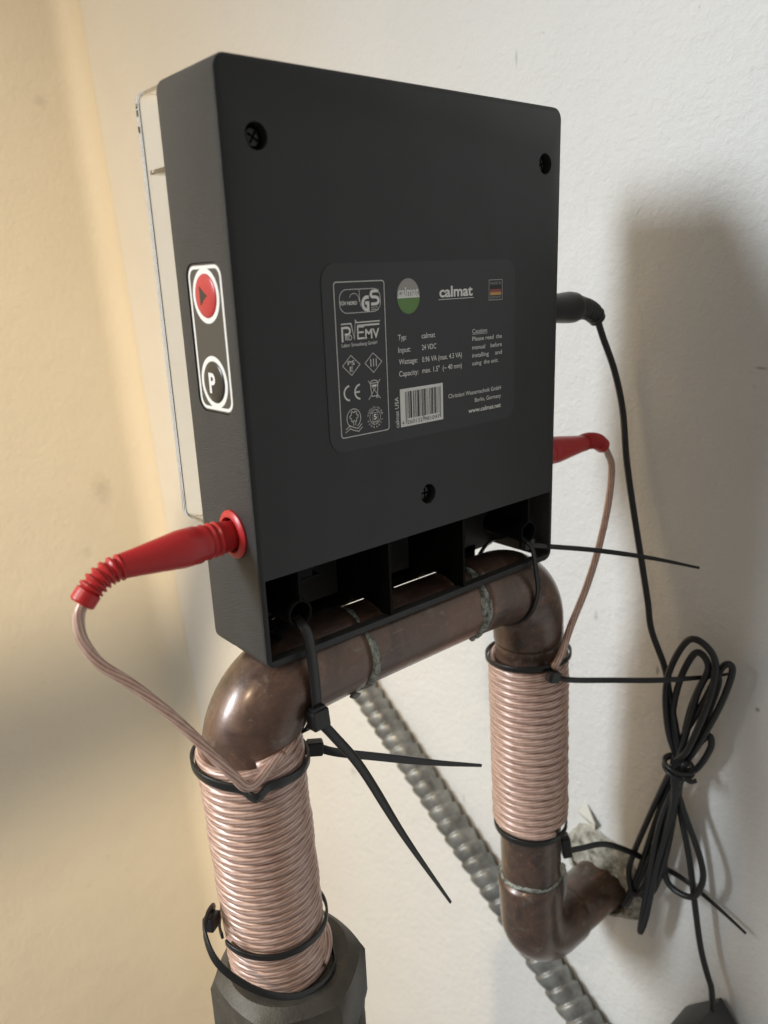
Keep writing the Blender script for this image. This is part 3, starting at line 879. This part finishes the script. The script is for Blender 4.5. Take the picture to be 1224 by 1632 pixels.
# an extra loose turn at the bottom right of the left winding
bm = bmesh.new(); Q = []
for k in range(40):
    a = math.radians(-60 + 170 * k / 39); rr = PR + WR + .0008 + .0022 * math.sin(PI * k / 39)
    Q.append(V((.0029, PY, -.1390)) + V((math.cos(a) * rr, math.sin(a) * rr, .0035 * math.sin(PI * k / 39) - .0020)))
tube(bm, Q, WR, 10); obj('winding', bm, M['wire'], tl, label='loose last turn of the wire')
# right lead
tr = thing('coil_lead', 'copper wire wound round the right pipe, red plug half hidden behind the black box', 'cable', (.170, PY, -.165), 'coil leads wound round the pipe')
plug(tr, (W, .0145, .0495), 1, [(.2110, .0145, .0492), (.2190, .0145, .0478), (.2255, .0145, .0440)], .0430)
Pr = coil(-.0575, -.1610, RT, RB, 24.0, PR, WR + .00005, 12, .0012, .0004, phase=math.radians(-100), nper=32)
bm = bmesh.new(); tube(bm, Pr, .00218, 10); obj('winding', bm, M['wire'], tr)
bm = bmesh.new()
lw = catmull([(.2245, .0145, .0450), (.2293, .0145, .0400), (.2335, .0140, .0309), (.2290, .0120, .0126), (.2159, .0080, -.0086), (.1985, .0030, -.0258), (.1790, -.0020, -.0400), (.1660, -.0062, -.0495), (.1600, -.0066, -.0545), Pr[5]], 9)
tube(bm, lw, .0019, 12); obj('lead_wire', bm, M['wire'], tr)

# ---------------------------------------------------------------- cable ties
def rotbox(bm, c, t, wdir, L, w, h, bev=.0007):
    t = V(t).normalized(); wd = V(wdir); wd = (wd - t * wd.dot(t)).normalized(); n = t.cross(wd)
    b2 = bmesh.new(); box(b2, -L / 2, L / 2, -w / 2, w / 2, -h / 2, h / 2, bev, 2)
    for v in b2.verts: v.co = V(c) + t * v.co.x + wd * v.co.y + n * v.co.z
    m2 = bpy.data.meshes.new('t'); b2.to_mesh(m2); b2.free(); bm.from_mesh(m2); bpy.data.meshes.remove(m2)
def tie(label, loop, loopW, head, headT, headW, tail, tailW, wid=.0034, th=.0011, hs=(.0060, .0058, .0046), tip=.35):
    t = thing('cable_tie', label, 'cable tie', tuple(head), 'black cable ties round the pipe')
    bm = bmesh.new(); ribbon(bm, loop, loopW, wid, th); obj('strap_loop', bm, M['tie'], t, auto=.8)
    bm = bmesh.new(); rotbox(bm, head, headT, headW, *hs)
    rotbox(bm, V(head) - V(headT).normalized() * hs[0] * .45, headT, headW, hs[0] * .4, hs[1] * .8, hs[2] * .7, .0004)
    obj('tie_head', bm, M['tie'], t, smooth=False)
    if tail:
        C = catmull(tail, 10); bm = bmesh.new()
        f = lambda q: wid * (.95 if q < .62 else .95 - (.95 - tip) * (q - .62) / .38)
        ribbon(bm, C, tailW, f, lambda q: th * (1 - .3 * q)); obj('strap_tail', bm, M['tie'], t, auto=.8)
def ring(c, ax, r0, a0, a1, n=48, dz=None, ref=(1, 0, 0), sx=1.0, bump=None):
    ax = V(ax).normalized(); u = V(ref); u = (u - ax * u.dot(ax)).normalized(); v = ax.cross(u)
    out = []
    for k in range(n + 1):
        a = math.radians(a0 + (a1 - a0) * k / n); r = r0 + (bump(a) if bump else 0)
        out.append(V(c) + u * math.cos(a) * r * sx + v * math.sin(a) * r + ax * (dz(a) if dz else 0))
    return out
# 1: through the left ring of the box, down the front of the pipe
lp = catmull([(.0166, .0040, .0148), (.0166, -.0020, .0115), (.0168, -.0042, .0020), (.0172, -.0045, -.0120), (.0171, -.0040, -.0205), (.0174, .0040, -.0330), (.0176, .0170, -.0370), (.0174, .0310, -.0290), (.0172, .0350, -.0120), (.0170, .0290, .0035), (.0167, .0160, .0125), (.0166, .0040, .0148)], 8)
tie('long cable tie hanging through the left ring under the box, tail slanting down', lp, (1, 0, 0), (.0170, -.0052, -.0235), (.05, -.05, -1), (1, 0, 0),
    [(.0172, -.0062, -.0250), (.0215, -.0085, -.0320), (.0330, -.0100, -.0515), (.0538, -.0100, -.0951), (.0787, -.0120, -.1442)], (.9, .3, .45), .0042, .0013, (.0078, .0076, .0055), .3)
# 2: round the top of the left winding
tz = lambda a: .0010 * math.cos(a) - .0025 * math.sin(a) * 0 + .0006 * math.sin(3 * a)
ax = (LB - LT).normalized()
c = LT + ax * (.0415 - .0133)
lp = ring(c, ax, PR + 2 * WR + .0011, -20, 335, 80, lambda a: .0035 * math.cos(a - .2) + .0016 * math.exp(-((((a % (2 * PI)) - 2.05) / .16) ** 2)), bump=lambda a: .0040 * math.exp(-((((a % (2 * PI)) - 2.05) / .13) ** 2)))
tie('cable tie round the top of the left coil with its tail pointing right', lp, tuple(ax), (.0232, .0080, -.0455), (.9, -.45, -.12), (0, 0, 1),
    [(.0240, .0070, -.0455), (.0320, .0045, -.0503), (.0516, .0035, -.0610), (.0828, .0015, -.0778), (.1108, -.0020, -.0910)], (.1, .2, 1), .0036, .0012, (.0066, .0060, .0048), .4)
# 3: round the bottom of the left winding, its tail curling under
c = LT + ax * (.1205 - .0133)
lp = ring(c, ax, PR + 2 * WR + .0013, -170, 180, 80, lambda a: .0018 * math.cos(a))
tie('cable tie round the bottom of the left coil, tail curled under the last turn', lp, tuple(ax), (-.0238, .0210, -.1105), (-.9, -.7, .25), (0, 0, 1),
    [(-.0200, .0255, -.1100), (-.0215, .0235, -.1065), (-.0262, .0190, -.1050), (-.0300, .0140, -.1075), (-.0305, .0060, -.1140), (-.0255, -.0010, -.1220), (-.0165, -.0072, -.1305), (-.0045, -.0092, -.1385), (.0080, -.0080, -.1425), (.0180, -.0030, -.1440), (.0240, .0080, -.1440)], (.3, .3, 1), .0028, .0011, (.0072, .0056, .0050), .9)
# 4: through the right ring of the box
lp = catmull([(.1466, .0040, .0140), (.1470, -.0015, .0100), (.1474, -.0038, -.0010), (.1480, -.0045, -.0120), (.1470, -.0010, -.0240), (.1450, .0080, -.0315), (.1440, .0200, -.0330), (.1440, .0320, -.0240), (.1450, .0345, -.0100), (.1460, .0260, .0060), (.1466, .0140, .0125), (.1466, .0040, .0140)], 8)
tie('cable tie through the right ring under the box, tail reaching right across the wall', lp, (1, 0, 0), (.1500, .0040, .0105), (1, -.3, -.1), (0, 0, 1),
    [(.1500, .0040, .0100), (.1620, .0010, .0066), (.1850, -.0110, .0015), (.2080, -.0280, -.0045), (.2260, -.0440, -.0105)], (.2, .2, 1), .0026, .0011, (.0060, .0055, .0046), .5)
# 5: round the top of the right winding
axr = (RB - RT).normalized(); c = RT + axr * (.0575 - .0133)
lp = ring(c, axr, PR + 2 * WR + .0009, -60, 290, 80, lambda a: -.0022 * math.sin(a - .3))
tie('cable tie round the top of the right coil, tail running to the cord bundle', lp, tuple(axr), (.1585, -.0072, -.0598), (1, -.25, -.3), (0, 0, 1),
    [(.1600, -.0080, -.0605), (.1720, -.0095, -.0660), (.1920, -.0180, -.0705), (.2150, -.0330, -.0735), (.2350, -.0470, -.0740), (.2440, -.0570, -.0715)], (.1, .2, 1), .0030, .0011, (.0060, .0058, .0046), .45)
# 6: round the bottom of the right winding
c = RT + axr * (.1655 - .0133)
lp = ring(c, axr, PR + 2 * WR - .0010, -30, 330, 80, lambda a: -.0006)
tie('cable tie under the right coil, tail running behind the cord bundle', lp, tuple(axr), (.1880, .0030, -.1850), (.1, -.1, -1), (.8, -.6, 0),
    [(.1885, .0020, -.1880), (.1970, -.0010, -.1890), (.2150, -.0080, -.1925), (.2400, -.0200, -.2110), (.2455, -.0400, -.2150), (.2440, -.0620, -.2190), (.2430, -.0800, -.2245)], (.1, .2, 1), .0036, .0012, (.0130, .0056, .0052), .45)

# ---------------------------------------------------------------- power cord
pc = thing('power_cord', 'thin black power cord, coiled and tied in a long bundle hanging by the wall', 'cable', (.236, -.069, -.300))
bm = bmesh.new()
dp = [(.0, .0068), (.0100, .0068), (.0130, .0074), (.0200, .0072), (.0235, .0066)]
Pp = catmull([(W - .001, .020, .1180), (.1908, .020, .1176), (.2000, .020, .1175), (.2080, .020, .1169)], 6)
nP = len(Pp)
tube(bm, Pp, lambda i, s: .0070 + .0006 * math.exp(-((s - .036) / .006) ** 2) - .0010 * (s > .041), 32)
pl = obj('barrel_plug', bm, M['cord'], pc, auto=.8)
bm = bmesh.new(); C = resample(catmull([(.2065, .020, .1170), (.2139, .020, .1160), (.2200, .020, .1135), (.2235, .020, .1105)], 8), .0007); n = len(C)
tube(bm, C, lambda i, s: (.0058 if (i // 2) % 2 else .0050) * (1 - .18 * i / n) if i < n - 2 else .0044, 28); obj('bend_relief', bm, M['cord'], pl, auto=.9)
CR = .0018
cordpts = [(.2230, .020, .1112), (.2290, .020, .1010), (.2375, .0175, .0824), (.2400, .0130, .0613), (.2385, .0085, .0370), (.2370, .0025, .0131), (.2365, -.0060, -.0213), (.2350, -.0118, -.0417), (.2350, -.0152, -.0577), (.2340, -.0249, -.0759), (.2320, -.0302, -.0905), (.2310, -.0360, -.1094)]
loops = [
 [(.229, -.0326, -.1108), (.229, -.0296, -.0801), (.229, -.0402, -.0525), (.229, -.054, -.0572), (.229, -.0544, -.0778), (.229, -.0451, -.1146)],
 [(.2356, -.0217, -.1744), (.2356, -.0111, -.2143), (.2356, -.0111, -.2298), (.2356, -.0152, -.2369), (.2356, -.0215, -.2248), (.2356, -.0291, -.1846), (.2356, -.0337, -.1571)],
 [(.2312, -.0335, -.1081), (.2312, -.0355, -.0802), (.2312, -.0432, -.0597), (.2312, -.0507, -.0651), (.2312, -.0458, -.0838), (.2312, -.0408, -.1144)],
 [(.2378, -.0241, -.1797), (.2378, -.0148, -.2248), (.2378, -.0068, -.2509), (.2378, -.0122, -.2403), (.2378, -.0224, -.2047), (.2378, -.0315, -.1665)],
 [(.2334, -.0395, -.1128), (.2334, -.0492, -.0863), (.2334, -.0571, -.0635), (.2334, -.0623, -.0638), (.2334, -.0577, -.0858), (.2334, -.0472, -.1157)],
 [(.229, -.032, -.1703), (.229, -.028, -.209), (.229, -.0239, -.253), (.229, -.0271, -.2428), (.229, -.0312, -.2069), (.229, -.0389, -.1543)],
 [(.2356, -.0378, -.1162), (.2356, -.0413, -.0937), (.2356, -.0477, -.074), (.2356, -.0547, -.0728), (.2356, -.0503, -.0961), (.2356, -.0423, -.1256)],
 [(.2312, -.0341, -.1721), (.2312, -.0318, -.2097), (.2312, -.0228, -.2298), (.2312, -.03, -.2203), (.2312, -.0361, -.1887), (.2312, -.0391, -.1485)],
 [(.2378, -.0411, -.1256), (.2378, -.0483, -.1123), (.2378, -.052, -.109), (.2378, -.0524, -.1168), (.2378, -.0448, -.1337)],
 [(.2334, -.0412, -.1553), (.2334, -.0542, -.1824), (.2334, -.0573, -.198), (.2334, -.0519, -.2124), (.2334, -.0391, -.2137), (.2334, -.0343, -.2039), (.2334, -.035, -.1799), (.2334, -.0377, -.1504)]]
K = V((.2325, -.0382, -.1330)); full = list(cordpts)
for i, l in enumerate(loops):
    a = i * 2.4
    full.append(tuple(K + V((.0028 * math.cos(a), .0030 * math.sin(a), .0015 * math.cos(3 * a)))))
    full += l
full.append(tuple(K + V((.003, -.002, -.002))))
full += [(.2360, -.0381, -.1549), (.2365, -.0473, -.1917), (.2370, -.0527, -.2208), (.2370, -.0567, -.2403), (.2370, -.0601, -.2528), (.2368, -.0641, -.2630), (.2365, -.0671, -.2702), (.2360, -.0695, -.2860)]
bm = bmesh.new(); tube(bm, catmull(full, 9), CR, 12); obj('cord', bm, M['cord'], pc)
bm = bmesh.new()
for dz, t0 in ((0, 0), (.0024, .5)):
    rg = [K + V((.0085 * math.cos(a + t0) + .0, .0075 * math.sin(a + t0), dz + .0022 * math.sin(a))) for a in [2 * PI * k / 30 for k in range(31)]]
    tube(bm, rg, .0012, 10)
tube(bm, catmull([tuple(K + V((-.006, -.006, 0))), tuple(K + V((-.004, -.0095, -.002))), tuple(K + V((-.002, -.012, -.001)))], 6), .0012, 10)
obj('twist_tie', bm, M['cord'], pc)
# adapter block under the cord
bm = bmesh.new()
zt = -.2822; c0 = V((.2300, -.0690, zt))
b2 = [(-.030, .038), (.030, .038)]
def adapter():
    bm = bmesh.new()
    prof = [(0, 0), (.0195, -.0225), (.0215, -.0260), (.0215, -.0600), (-.0200, -.0600), (-.0200, -.0250), (-.0180, -.0215)]
    A = [bm.verts.new((.2200, -.0690 + y, zt + z)) for y, z in prof]; B = [bm.verts.new((.2470, -.0690 + y, zt + z)) for y, z in prof]; n = len(prof)
    bm.faces.new(A); bm.faces.new(B[::-1])
    for k in range(n): bm.faces.new((A[k], A[(k + 1) % n], B[(k + 1) % n], B[k]))
    bmesh.ops.bevel(bm, geom=list(bm.edges), offset=.0009, segments=2, profile=.5, affect='EDGES')
    obj('adapter_body', bm, M['adapter'], pc, auto=.5)
bm.free(); adapter()

# ---------------------------------------------------------------- flexible conduit on the wall
fc = thing('flexible_conduit', 'ribbed grey metal conduit running diagonally down the white wall behind the pipes', 'conduit', (.238, .25, -.21))
CX = .2380
C = resample(catmull([(.258, .3050, -.1150), (.244, .2980, -.1330), (CX, .2860, -.1580), (CX, .2674, -.1847), (CX, .2466, -.2068), (CX, .1896, -.2480), (CX, .1355, -.2874), (CX, .0823, -.3244), (CX, .0492, -.3485), (CX, .0164, -.3711), (CX, -.012, -.3838), (CX, -.06, -.415)], 14), .00075)
bm = bmesh.new(); pitch = .0112
def crad(i, s):
    def f(a):
        ph = ((s + a / (2 * PI) * pitch) / pitch) % 1.0
        # interlocked profile: a rounded ridge and a narrow undercut
        h = (min(1, ph / .10) ** .5 if ph < .10 else 1 - .75 * ((ph - .10) / .74) ** 2.2) if ph < .84 else .25 * (1 - (ph - .84) / .16)
        return .0102 + .0020 * h
    return f
tube(bm, C, crad, 40); obj('conduit_armour', bm, M['galv'], fc, auto=1.2)

# ---------------------------------------------------------------- unseen board at the left, added to cast a shade band on the far wall
sh = thing('shade_blocker', 'added board out of view to the left of the unit, shading the far wall', 'light blocker', (-1.1, .12, .65))
bm = bmesh.new(); box(bm, -1.70, -.54, .097, .143, .606, .652, .003); obj('blocker_board', bm, M['blocker_mat'], sh, auto=.5)
